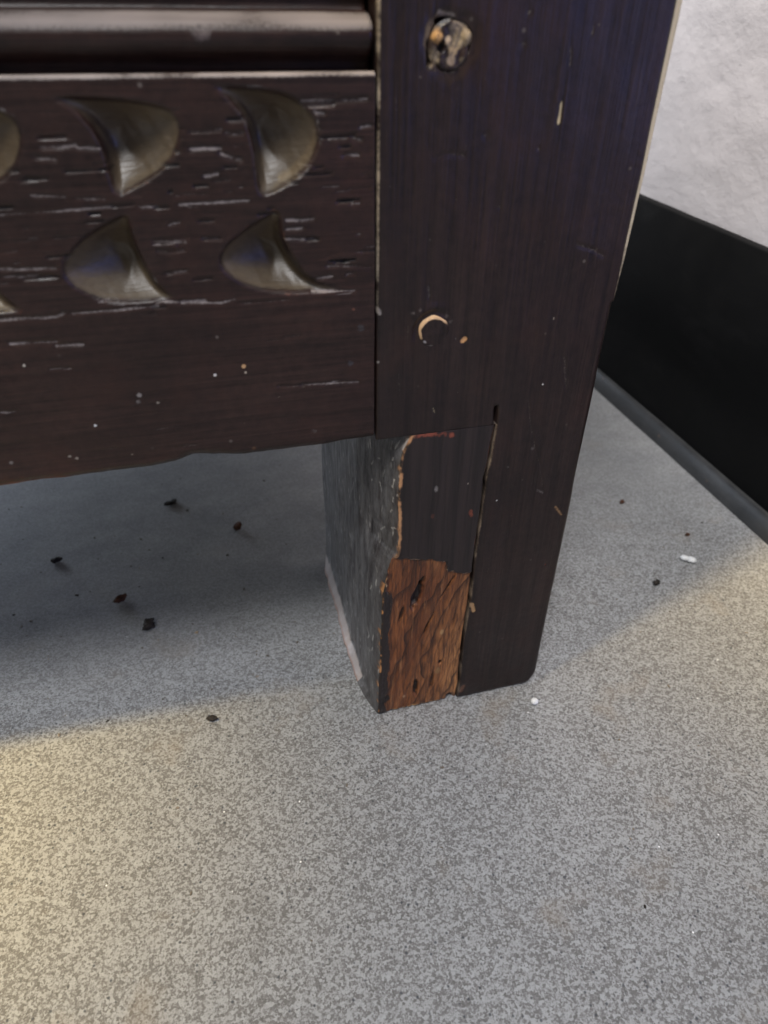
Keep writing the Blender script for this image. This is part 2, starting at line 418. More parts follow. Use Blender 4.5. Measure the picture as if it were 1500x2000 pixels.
skirt = bpy.data.objects.new('skirting_board', None); COL.objects.link(skirt); skirt.location = (0.27, 0.2, 0)
tag(skirt, 'black vinyl skirting with a coved foot along the white wall', 'skirting')
def sk_part(name, prof, mat):
    ys = np.concatenate([np.linspace(-180, -50, 6), np.linspace(-40, 500, 60), np.linspace(560, 1500, 6)])
    P = np.array(prof, float)
    V = np.zeros((len(ys), len(P), 3))
    w = 0.5 * fbm(ys / 80, ys * 0, 31)
    V[..., 0] = P[None, :, 0] + w[:, None]; V[..., 1] = ys[:, None]; V[..., 2] = P[None, :, 1] + (w * 0.6)[:, None] * (P[None, :, 1] > 60)
    o = sheet(name, V, mat, None)
    o.parent = skirt; o.location = (-0.27, -0.2, 0)
    return o
sk_part('board', [(270.2, 13), (270.2, 151.2), (270.6, 152.2), (271.4, 152.6), (277.5, 152.6), (277.5, 13)], M_SKIRT)
cove = [(265.0, 0.25), (265.2, 0.9)] + [(265.2 + 5.0 * (1 - math.cos(a)) ** 0.9, 0.9 + 13.5 * math.sin(a)) for a in np.linspace(0.1, math.pi / 2, 9)]
sk_part('coved_foot', [(c[0], c[1]) for c in cove] + [(274, 14.4), (274, 0.25)], M_COVE)

# ------------------------------------------------------------------ the chest
chest = bpy.data.objects.new('oak_chest', None); COL.objects.link(chest); chest.location = (0, 0, 0)
tag(chest, 'old dark oak chest with carved rail and a worn patched foot', 'chest')
TAN = (0.42, 0.25, 0.12); PALE = (0.36, 0.31, 0.26); CREAM = (0.50, 0.42, 0.27); RED = (0.22, 0.055, 0.03); ORANGE = (0.42, 0.16, 0.06); GREYW = (0.25, 0.225, 0.215)
Z4 = 4.0
crack_px = [(970, 785), (968, 830), (957, 890), (948, 930), (940, 1000), (928, 1080), (918, 1170), (905, 1250), (897, 1330), (890, 1372)]
crack = np.array([front(*q) for q in crack_px]); crack = crack[np.argsort(crack[:, 1])]
def crackx(z): return np.interp(z, crack[:, 1], crack[:, 0])

# ---- upright (stile)
ZJ = 148.8                                            # top of the let-in foot block
rows = np.concatenate([[0, 0.25, 0.7, 1.3], np.arange(2, ZJ - 0.3, 0.7), [ZJ - 0.05, ZJ + 0.05], np.arange(ZJ + 0.6, 300, 0.55), np.linspace(303, 560, 26)])
N1, N2 = 100, 92
u = np.linspace(0, 1, N1 + N2)
XR = 80.0
def stile_mesh():
    Rn = len(rows); z = rows[:, None]
    xl = np.where(rows < ZJ, crackx(np.minimum(rows, 158)) + 0.45 + 0.25 * fbm(rows / 9, rows * 0, 41), 0.0)
    # the cream chamfer of the right edge runs out at about 190 mm
    ch = 1.5 * sstep(184, 212, rows) + 1.6 * sstep(205, 290, rows)
    xr = np.full(Rn, XR) - 8.5 * (1 - np.sqrt(1 - np.clip((10 - rows) / 10, 0, 1) ** 2)) + 0.35 * fbm(rows / 25, rows * 0 + 3, 43)
    xm = crackx(np.minimum(rows, 158)) + 0.45 + 0.25 * fbm(rows / 9, rows * 0, 41)
    ua = np.linspace(0, 1, N1, endpoint=False)[None, :]; ub = np.linspace(0, 1, N2)[None, :]
    X = np.concatenate([xl[:, None] + (xm - xl)[:, None] * ua, xm[:, None] + (xr - xm)[:, None] * ub], 1)
    Zg = np.repeat(z, len(u), 1)
    inner = np.concatenate([(1 - ua) * np.where(rows < ZJ, 18.0, 0.0)[:, None], 0 * ub + 0 * z], 1)
    Y = 0.14 * fbm(X / 9, Zg / 40, 44, 3) + 0.30 * fbm(X / 16, Zg / 26, 47, 2) + 0.035 * fbm(X / 2.2, Zg / 30, 45, 2)
    # hand-worn bottom edge
    Y += 1.2 * (1 - sstep(0, 3.0, Zg)) ** 2
    # small arris round on left and right
    eL = np.clip(1 - (X - xl[:, None]) / 0.7, 0, 1); eR = np.clip(1 - (xr[:, None] - X) / np.where(rows < 190, 1.6, 0.5)[:, None], 0, 1)
    Y += 0.55 * eL ** 2 + np.where(rows < 190, 1.1, 0.2)[:, None] * eR ** 2
    # the split goes on a little above the foot block
    cr = np.abs(X - crackx(Zg)); top = sstep(156.5, 155.3, Zg) * (Zg > ZJ)
    Y += 6.0 * sstep(0.85, 0.35, cr) * top
    # peg holes
    p1 = front(880, 86); p2 = front(847, 647)
    a1 = np.arctan2(Zg - p1[1], X - p1[0]); r1 = np.hypot(X - p1[0], Zg - p1[1])
    pit = front(868, 45); dpit = np.hypot((X - pit[0]) / 2.3, (Zg - pit[1]) / 1.35) + 0.25 * fbm(X / 1.2, Zg / 1.2, 46)
    Y += 4.5 * sstep(1.15, 0.7, dpit)
    slit = segdist(X, Zg, [front(839, 84), front(838, 126)]); Y += 3.0 * sstep(0.75, 0.3, slit)
    hole1 = 5.6 + 0.5 * np.sin(3 * a1 + 0.5) + 0.5 * fbm(X / 2, Zg / 2, 46)
    Y += 3.0 * sstep(hole1 - 0.2, hole1 - 1.0, r1)
    Y += 0.45 * sstep(hole1 + 3.0, hole1, r1)
    r2 = np.hypot(X - p2[0], Zg - p2[1]); a2 = np.arctan2(Zg - p2[1], X - p2[0])
    ul = np.clip(np.cos(a2 - 2.2), 0, 1)
    Y += 0.7 * sstep(1.6, 0.2, np.abs(r2 - 5.9)) * ul
    Y -= 0.25 * sstep(2.2, 0.3, np.abs(r2 - 7.6)) * ul
    # dents and scratches
    P = Paint(X.shape)
    def fleck(pts, w, col, amt=1.0, dep=0.12):
        nonlocal Y
        q = [front(*k) for k in pts]
        if len(q) == 1: q = [q[0], q[0] + 0.01]
        d = segdist(X, Zg, q)
        s = sstep(w * 1.25, w * 0.35, d); P.add(s * amt, col); Y = Y + dep * s
    fleck([(1096, 200), (1092, 232)], 0.45, CREAM, 0.8); fleck([(1092, 228), (1090, 240)], 0.6, CREAM, 1.0)
    fleck([(1115, 90), (1112, 130)], 0.3, PALE, 0.5); fleck([(1160, 50), (1155, 70)], 0.35, PALE, 0.5)
    fleck([(1022, 88)], 1.2, PALE, 0.35); fleck([(1034, 25)], 0.9, PALE, 0.4)
    fleck([(850, 310), (870, 300), (905, 304)], 0.8, PALE, 0.3); fleck([(950, 265)], 1.2, PALE, 0.3)
    fleck([(1052, 290)], 0.6, PALE, 0.5); fleck([(1128, 478), (1160, 488), (1178, 500)], 0.7, PALE, 0.36)
    fleck([(975, 405)], 0.8, PALE, 0.4); fleck([(890, 390)], 0.5, PALE, 0.5)
    fleck([(904, 666), (908, 662)], 1.1, (0.55, 0.30, 0.13), 1.0, 0.3); fleck([(890, 662)], 0.5, GREYW, .7)
    fleck([(1082, 622)], 0.6, PALE, 0.8); fleck([(1060, 750)], 0.55, (0.7, 0.7, 0.7), 0.9, -0.1)
    fleck([(846, 797), (849, 806)], 0.5, CREAM, 0.55, 0.2); fleck([(838, 580), (836, 560)], 0.8, GREYW, 0.4)
    fleck([(1102, 700), (1105, 755)], 0.8, PALE, 0.35); fleck([(1032, 780), (1036, 830), (1044, 870), (1055, 915), (1060, 950)], 0.32, PALE, 0.4)
    fleck([(1040, 876)], 1.2, GREYW, 0.5); fleck([(1050, 958), (1060, 962)], 1.0, GREYW, 0.5); fleck([(1085, 990), (1096, 1005)], 0.9, TAN, 0.6)
    fleck([(970, 978)], 0.5, (0.7, 0.7, 0.68), 0.9, -0.1); fleck([(992, 912)], 0.9, GREYW, 0.5)
    fleck([(922, 1180), (925, 1193)], 1.2, TAN, 0.9, 0.25); fleck([(1065, 1102)], 0.6, RED, 0.8); fleck([(982, 1248)], 0.8, GREYW, 0.5)
    fleck([(900, 1350), (905, 1340)], 1.5, (0.20, 0.10, 0.06), 0.7, 0.2); fleck([(738, 605), (742, 612)], 1.0, GREYW, 0.8); fleck([(739, 708)], 0.7, GREYW, 0.8)
    for k in range(46):                                # fine handling scratches
        cx, cz = RNG.uniform(3, 77), RNG.uniform(12, 290); ln = RNG.uniform(1, 7)
        d = segdist(X, Zg, [(cx, cz), (cx + RNG.normal(0, 0.25), cz + ln)])
        P.add(sstep(0.5, 0.1, d) * RNG.uniform(0.15, 0.42), PALE)
    for k in range(60):
        cx, cz = RNG.uniform(2, 78), RNG.uniform(5, 280)
        P.add(sstep(RNG.uniform(0.4, 0.9), 0.1, np.hypot(X - cx, Zg - cz)) * RNG.uniform(0.2, 0.55), PALE if k % 3 else RED)
    # cream line down the joint arris (upper half), grime in the crack edge, red-brown at the bottom
    P.add(sstep(1.0, 0.4, X) * (sstep(186, 205, Zg)) * np.clip(0.58 + 0.6 * fbm(Zg / 5, X * 0, 48), 0, 1) , (0.36, 0.30, 0.23))
    below = (Zg < ZJ)
    P.add(np.clip(1 - (X - xl[:, None]) / 1.1, 0, 1) * below * np.clip(0.55 + 0.5 * fbm(Zg / 7, X * 0, 49), 0, 1), (0.26, 0.20, 0.15))
    P.add(sstep(6, 0.5, Zg + 3 * fbm(X / 5, Zg / 5, 50)) * 0.45, (0.075, 0.028, 0.02))
    P.add(sstep(2.5, 0.0, np.abs(X - xr[:, None])) * (Zg < 120) * np.clip(0.25 + 0.5 * fbm(Zg / 9, X * 0, 51), 0, 1) , (0.10, 0.06, 0.035))
    # pale broken rim of the holes
    P.add(sstep(2.4, 0.3, np.abs(r1 - hole1 - 0.4)) * np.clip(0.25 + 0.65 * np.cos(a1 - 2.9) + 0.5 * fbm(X / 1.5, Zg / 1.5, 52), 0, 0.7), (0.20, 0.145, 0.095))
    P.add(sstep(0.9, 0.3, segdist(X, Zg, [front(858, 24), front(868, 30), front(884, 30)])) * 0.8, (0.22, 0.19, 0.18))
    for q in ((806, 612), (820, 606), (872, 618), (880, 628)):
        c0 = front(*q); P.add(sstep(1.3, 0.4, np.hypot(X - c0[0], Zg - c0[1])) * 0.55, (0.17, 0.14, 0.13))
    Y = Y + inner
    # loop: front left->right, right chamfer, right side, back, left side
    D = 116.0
    cols = [np.stack([X, Y, Zg], -1)]
    one = np.ones((Rn, 1))
    def addc(x, y): cols.append(np.stack([np.broadcast_to(np.asarray(x).reshape(-1, 1), (Rn, 1)), np.broadcast_to(np.asarray(y).reshape(-1, 1), (Rn, 1)), z * one], -1))
    base_y = Y[:, -1]
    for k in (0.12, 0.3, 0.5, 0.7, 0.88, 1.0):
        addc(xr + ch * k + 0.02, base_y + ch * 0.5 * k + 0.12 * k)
    nedge = 6
    for y in (7, 20, 50, 85, 112): addc(xr + ch, np.full(Rn, y))
    for x in (1.0, 0.5, 0.0): addc(xl + (xr - xl) * x, np.full(Rn, D))
    for y in (85, 50, 20, 6): addc(xl, np.full(Rn, y))
    V = np.concatenate(cols, 1)
    pc = np.zeros(V.shape[:2] + (4,)); pc[:, :X.shape[1]] = P.rgba()
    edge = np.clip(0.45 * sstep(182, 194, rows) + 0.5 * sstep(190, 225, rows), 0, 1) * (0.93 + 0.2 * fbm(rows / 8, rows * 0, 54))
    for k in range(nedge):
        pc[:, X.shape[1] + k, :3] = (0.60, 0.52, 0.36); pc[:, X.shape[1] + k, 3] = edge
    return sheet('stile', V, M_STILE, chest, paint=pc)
stile = stile_mesh()

# ---- pegs (sub-parts of the upright)
def peg(cx, cz, rad, surface, seed, painter):
    rr = np.concatenate([np.linspace(0.03, 1, 26), [1.0, 1.0]]); aa = np.linspace(0, 2 * math.pi, 73)[:-1]
    R_, A = np.meshgrid(rr, aa, indexing='ij')
    wob = 1 + 0.02 * np.sin(3 * A + seed) + 0.015 * np.sin(5 * A)
    X = cx + rad * R_ * np.cos(A) * wob; Z = cz + rad * R_ * np.sin(A) * wob
    Y = surface(X, Z, R_, A)
    Y[-2] = Y[-3] + 1.0; Y[-1] = 7.0
    P = Paint(X.shape); painter(P, X, Z, R_, A)
    return sheet('peg', np.stack([X, Y, Z], -1), M_STILE, stile, paint=P.rgba())
p1 = front(880, 86); p2 = front(847, 647)
def blob(X, Z, q, r, sx=1.0):
    c = front(*q); return sstep(r * 1.25, r * 0.35, np.hypot((X - c[0]) * sx, Z - c[1]) + 0.35 * fbm(X / 1.1, Z / 1.1, int(q[0])))
def surf1(X, Z, R_, A):                        # broken off short, torn fibres
    Y = 0.15 + 0.7 * fbm(X / 1.5, Z / 2.6, 62, 3) + 0.8 * sstep(0.8, 1.0, R_)
    return Y + 1.6 * blob(X, Z, (862, 92), 1.2) - 0.7 * blob(X, Z, (854, 72), 1.4) - 0.5 * blob(X, Z, (914, 72), 1.6)
def paint1(P, X, Z, R_, A):
    n = fbm(X / 1.7, Z / 1.7, 61, 3)
    P.add(np.clip(0.4 + 0.9 * n, 0, 0.9), (0.09, 0.07, 0.052))
    for q, r, c in (((854, 72), 1.5, (0.46, 0.30, 0.15)), ((912, 70), 1.9, (0.32, 0.28, 0.22)), ((895, 84), 1.4, (0.34, 0.30, 0.23)), ((876, 78), 0.9, (0.48, 0.42, 0.36)),
                    ((885, 98), 1.2, (0.27, 0.23, 0.18)), ((848, 115), 1.3, (0.25, 0.22, 0.18)), ((882, 118), 1.1, (0.25, 0.22, 0.21)), ((893, 50), 1.4, (0.2, 0.18, 0.17))):
        P.add(blob(X, Z, q, r * 1.35), tuple(k * w for k, w in zip(c, (1.0, 0.88, 0.72))))
    P.add(blob(X, Z, (862, 92), 1.1), (0.012, 0.009, 0.009))
peg(p1[0], p1[1] - 0.4, 5.8, surf1, 62, paint1)
def surf2(X, Z, R_, A):                        # stands proud at the upper left, flush at the lower right
    lean = 0.5 + 0.5 * np.cos(A - 2.2)
    proud = 0.15 + 1.25 * lean
    top = 0.5 * (X - p2[0]) / 5.3 * 0.57 * 1.0 - 0.5 * (Z - p2[1]) / 5.3 * 0.8
    Y = -0.45 + 0.62 * top + 0.12 * fbm(X / 1.5, Z / 1.5, 65)
    return Y + (1.1 * lean + 0.25) * sstep(0.80, 1.0, R_)
def paint2(P, X, Z, R_, A):
    P.add(sstep(0.72, 0.82, R_ + 0.08 * fbm(A * 3, R_ * 2, 66)) * sstep(-0.25, 0.25, np.cos(A - 2.05)), (0.55, 0.37, 0.22))
    P.add(blob(X, Z, (829, 667), 0.7) * 0.8, (0.34, 0.32, 0.32)); P.add(blob(X, Z, (839, 678), 0.9, 0.6) * 0.8, (0.28, 0.24, 0.22)); P.add(blob(X, Z, (869, 665), 0.5) * 0.7, (0.26, 0.22, 0.17))
peg(p2[0], p2[1], 5.4, surf2, 64, paint2)

# ---- let-in foot block with the bare patch
def foot_block():
    zz = np.concatenate([[0, 0.3, 0.8], np.arange(1.4, ZJ - 0.6, 0.5), [ZJ - 0.45, ZJ - 0.2, ZJ + 0.03]])
    Rn = len(zz)
    xe = np.interp(zz, np.array([0, 2, 47, 70, 81, 89, 92, 96, 122, 134, 139, 145, 149]) + Z4,
                   [1.6, 1.7, 2.5, 3.2, 4.4, 6.6, 9.0, 9.2, 8.7, 8.9, 10.2, 12.6, 12.9]) + 0.3 * fbm(zz / 4, zz * 0, 71, 2)
    yc = np.interp(zz, [0, 75, 104, 150], [22.0, 24.0, 30.0, 32.0])       # how far back the chamfer runs
    xr = crackx(zz) - 0.42 + 0.22 * fbm(zz / 6, zz * 0, 72, 2)
    uf = np.linspace(0, 1, 96)
    X = xe[:, None] + (xr - xe)[:, None] * uf; Z = np.repeat(zz[:, None], len(uf), 1)
    poly = [front(*q) for q in [(757, 1112), (768, 1092), (800, 1093), (840, 1094), (872, 1097), (877, 1117), (905, 1121), (925, 1117), (925, 1200), (900, 1400), (742, 1400), (752, 1260)]]
    sd = polydist(X, Z, poly) + 0.7 * fbm(X / 2.5, Z / 1.3, 73, 2)
    bare = sstep(-0.5, 0.7, sd)
    # dark finish left along the inner corner
    strip = np.clip(1 - (X - xe[:, None] - 2.6 - 1.2 * fbm(Z / 9, X * 0, 74)) / 2.6, 0, 1) * sstep(84, 70, Z)
    bare = np.clip(bare - 0.72 * sstep(0, 1, strip), 0, 1)
    Y = 0.12 * fbm(X / 8, Z / 30, 75) + 0.08 * fbm(X / 2, Z / 18, 76)
    # broken wood: wavy ridges running up to the right
    s = X * math.cos(0.30) - Z * math.sin(0.30) + 2.2 * fbm(X / 12, Z / 14, 77, 2)
    ridge = (s / 4.6) % 1.0
    Y += bare * (0.75 + 0.12 * ridge + 0.55 * fbm((X - 0.22 * Z) / 1.3, Z / 13, 78, 3))
    Y += 1.1 * (1 - sstep(0, 2.2, Z)) ** 2
    Y += 0.5 * np.clip(1 - (xr[:, None] - X) / 0.7, 0, 1) ** 2 + 0.35 * np.clip(1 - (X - xe[:, None]) / 0.9, 0, 1) ** 2
    P = Paint(X.shape)
    def hollow(q, rx, rz, tilt, dep, col, amt=1.0):
        nonlocal Y
        c = front(*q); dx = X - c[0]; dz = Z - c[1]
        a = dx * math.cos(tilt) + dz * math.sin(tilt); b = -dx * math.sin(tilt) + dz * math.cos(tilt)
        r = np.hypot(a / rx, b / rz) + 0.25 * fbm(X / 1.2, Z / 2, 79)
        k = sstep(1.1, 0.4, r); Y = Y + dep * k; P.add(k * amt, col)
    hollow((815, 1168), 2.3, 8.5, -0.25, 2.6, (0.018, 0.012, 0.012)); hollow((824, 1140), 1.3, 3.5, -0.4, 1.2, (0.03, 0.017, 0.012), 0.9)
    hollow((860, 1296), 0.8, 1.8, 0, 2.0, (0.015, 0.009, 0.007)); hollow((813, 1345), 1.4, 6.5, 0, 2.0, (0.02, 0.012, 0.01))
    hollow((752, 1368), 3.2, 4.0, 0.3, 0.4, (0.016, 0.011, 0.01), 0.95)
    hollow((785, 1205), 0.9, 6.0, -0.2, 1.2, (0.045, 0.018, 0.01), 0.8); hollow((836, 1225), 0.7, 9.0, -0.35, 1.2, (0.04, 0.016, 0.01), 0.85)
    hollow((876, 1150), 0.6, 8.0, -0.45, 1.0, (0.05, 0.02, 0.01), 0.8); hollow((845, 1330), 0.8, 7.0, -0.05, 1.0, (0.06, 0.025, 0.013), 0.7)
    hollow((880, 1365), 2.2, 4.0, 0.2, 2.5, (0.02, 0.014, 0.012), 0.9)
    # red and tan wear on the edges of the finish
    dtop = segdist(X, Z, [front(*q) for q in [(806, 852), (835, 848), (884, 850)]])
    P.add(sstep(2.2, 0.3, dtop) * np.clip(0.75 + 0.8 * fbm(X / 1.5, Z / 1.5, 81), 0, 1), (0.24, 0.06, 0.035))
    e = X - xe[:, None]
    P.add(sstep(1.9, 0.2, e) * sstep(92, 95, Z) * np.clip(0.75 + 0.7 * fbm(Z / 3, X / 3, 82), 0, 1), (0.50, 0.26, 0.13))
    P.add(sstep(1.2, 0.1, e) * sstep(92, 80, Z) * np.clip(0.25 + 1.3 * fbm(Z / 3.5, X * 0, 83), 0, 1), (0.55, 0.25, 0.09))
    P.add(sstep(3.2, 1.0, Z + fbm(X / 3, Z * 0, 84)) * sstep(7, 10, X) * sstep(36, 31, X), (0.50, 0.26, 0.10))
    P.add(sstep(0.9, 0.1, np.abs(sd)) * sstep(70, 80, Z) * np.clip(0.2 + 1.1 * fbm(X / 2, Z / 2, 85), 0, 1), (0.50, 0.33, 0.20))
    for q, w, c in [((919, 1000), 1.2, RED), ((921, 1006), 1.0, RED), ((845, 1008), 1.1, (0.10, 0.035, 0.025)), ((852, 955), 1.2, GREYW), ((914, 945), .5, PALE), ((864, 1236), 1.5, (0.62, 0.36, 0.16)), ((790, 1362), 1.0, (0.6, 0.36, 0.2)), ((856, 1312), 2.0, (0.46, 0.24, 0.09))]:
        c0 = front(*q); P.add(sstep(w * 1.2, w * .4, np.hypot(X - c0[0], (Z - c0[1]) * .6)) * 0.7, c)
    P.add(np.clip(1 - (xr[:, None] - X) / 0.9, 0, 1) * sstep(85, 95, Z) * np.clip(0.3 + 0.8 * fbm(Z / 6, X * 0, 86), 0, 1), (0.18, 0.07, 0.04))
    warm = np.clip(sstep(14, 40, X) * sstep(80, 20, Z) * 0.55 + sstep(30, 42, X) * 0.5 + 0.3 * fbm(X / 6, Z / 16, 87), 0, 1)
    cols = [np.stack([X, Y, Z], -1)]; nf = X.shape[1]
    D = 116.0
    # right (hidden) side, back
    for x, y in ((xr, 6), (xr, 40), (xr, 80), (xr, D), ((xr) * 0.5, D)):
        cols.append(np.stack([x, np.full(Rn, y), zz], -1)[:, None])
    # left face from the back to the front corner, then the chamfer
    yl = np.linspace(1, 0, 120) ** 1.0
    YL = yc[:, None] + (D - yc)[:, None] * yl[None, :]; ZL = np.repeat(zz[:, None], len(yl), 1)
    XL = 0.35 * fbm(YL / 14, ZL / 30, 91) + 0.18 * fbm(YL / 3, ZL / 8, 92)
    # splayed, broken fibres along the bottom of the inner face
    fl = (3.6 + 1.6 * fbm(YL / 16, ZL * 0, 93, 3)) * sstep(0, 26, YL) * sstep(122, 100, YL)
    hgt = np.clip(5.0 + 5.0 * fbm(YL / 9, ZL * 0, 94, 3) + 4.0 * sstep(55, 85, YL), 1, 20)
    k = np.clip(1 - ZL / hgt, 0, 1)
    XL -= fl * k ** 1.3
    YL += 0.8 * fbm(ZL / 10, YL / 10, 95) * yl[None, :]
    P2 = Paint(XL.shape)
    P2.add(sstep(0.04, 0.4, k) * sstep(6, 24, YL) * 0.95, (0.44, 0.38, 0.35))
    P2.add(sstep(0.75, 0.98, k) * sstep(6, 20, YL) * 0.6, (0.30, 0.13, 0.07))
    P2.add(sstep(5, 0, D - YL + 1.5 * fbm(ZL / 8, YL * 0, 96)) * 0.5 * sstep(10, 40, ZL), (0.20, 0.195, 0.19))
    for i in range(150):
        cy, cz, ln = RNG.uniform(22, 110), RNG.uniform(12, 146), RNG.uniform(0.6, 3.5)
        if RNG.random() > math.exp(-cy / 45): continue
        d = segdist(YL, ZL, [(cy, cz), (cy + RNG.normal(0, 1.0), cz + ln)])
        P2.add(sstep(0.75, 0.25, d) * RNG.uniform(0.45, 0.9), (0.40, 0.37, 0.33))
    d = np.hypot(YL - 6, (ZL - 140) * .5); P2.add(sstep(2, .8, d) * .8, (0.30, 0.09, 0.05))
    d = np.hypot(YL - 3, ZL - 148); P2.add(sstep(3, 1.2, d) * .9, (0.45, 0.40, 0.32))
    cols.append(np.stack([XL, YL, ZL], -1)); nl = XL.shape[1]
    tt = np.linspace(0, 1, 46)[1:-1]
    xc = XL[:, -1:] * (1 - tt) + xe[:, None] * tt; yy = yc[:, None] * (1 - tt) + (Y[:, :1]) * tt
    bul = 0.8 * np.sin(tt * math.pi)[None, :]
    xc = xc - bul; yy = yy - bul * 0.3 + 0.2 * fbm(xc / 2, np.repeat(zz[:, None], len(tt), 1) / 4, 97)
    ZC = np.repeat(zz[:, None], len(tt), 1)
    cols.append(np.stack([xc, yy, ZC], -1))
    P3 = Paint(xc.shape)
    P3.add(np.repeat(tt[None, :] ** 14, Rn, 0) * sstep(92, 95, ZC) * np.clip(0.5 + 0.8 * fbm(ZC / 3, xc / 3, 98), 0, 1), (0.48, 0.25, 0.13))
    P3.add(sstep(0.75, 1, np.repeat(tt[None, :], Rn, 0)) * sstep(86, 80, ZC) * np.clip(0.2 + 1.3 * fbm(ZC / 3, xc * 0, 99), 0, 1), (0.52, 0.24, 0.09))
    for i in range(60):
        cy, cz, ln = RNG.uniform(0.5, 24), RNG.uniform(8, 146), RNG.uniform(0.5, 4.0)
        d = segdist(yy, ZC, [(cy, cz), (cy + RNG.normal(0, 1.2), cz + ln)])
        P3.add(sstep(0.8, 0.25, d) * RNG.uniform(0.4, 0.95), (0.40, 0.38, 0.35))
    V = np.concatenate(cols, 1); C = V.shape[1]
    pc = np.zeros((Rn, C, 4)); pc[:, :nf] = P.rgba(); pc[:, nf + 5:nf + 5 + nl] = P2.rgba(); pc[:, nf + 5 + nl:] = P3.rgba()
    def ex(a): e_ = np.zeros((Rn, C)); e_[:, :nf] = a; return e_
    dusty = np.zeros((Rn, C)); dusty[:, nf + 5:nf + 5 + nl] = np.clip(0.55 + 0.45 * sstep(0, 70, YL), 0, 1); dusty[:, nf + 5 + nl:] = np.linspace(0.75, 0.5, len(tt))[None, :]
    return sheet('foot_block', V, M_FOOT, chest, paint=pc, extra={'bareness': ex(bare), 'warmth': ex(warm), 'dusty': dusty})
foot = foot_block()
foot['label'] = 'foot block let into the upright, finish broken away to bare orange wood below'

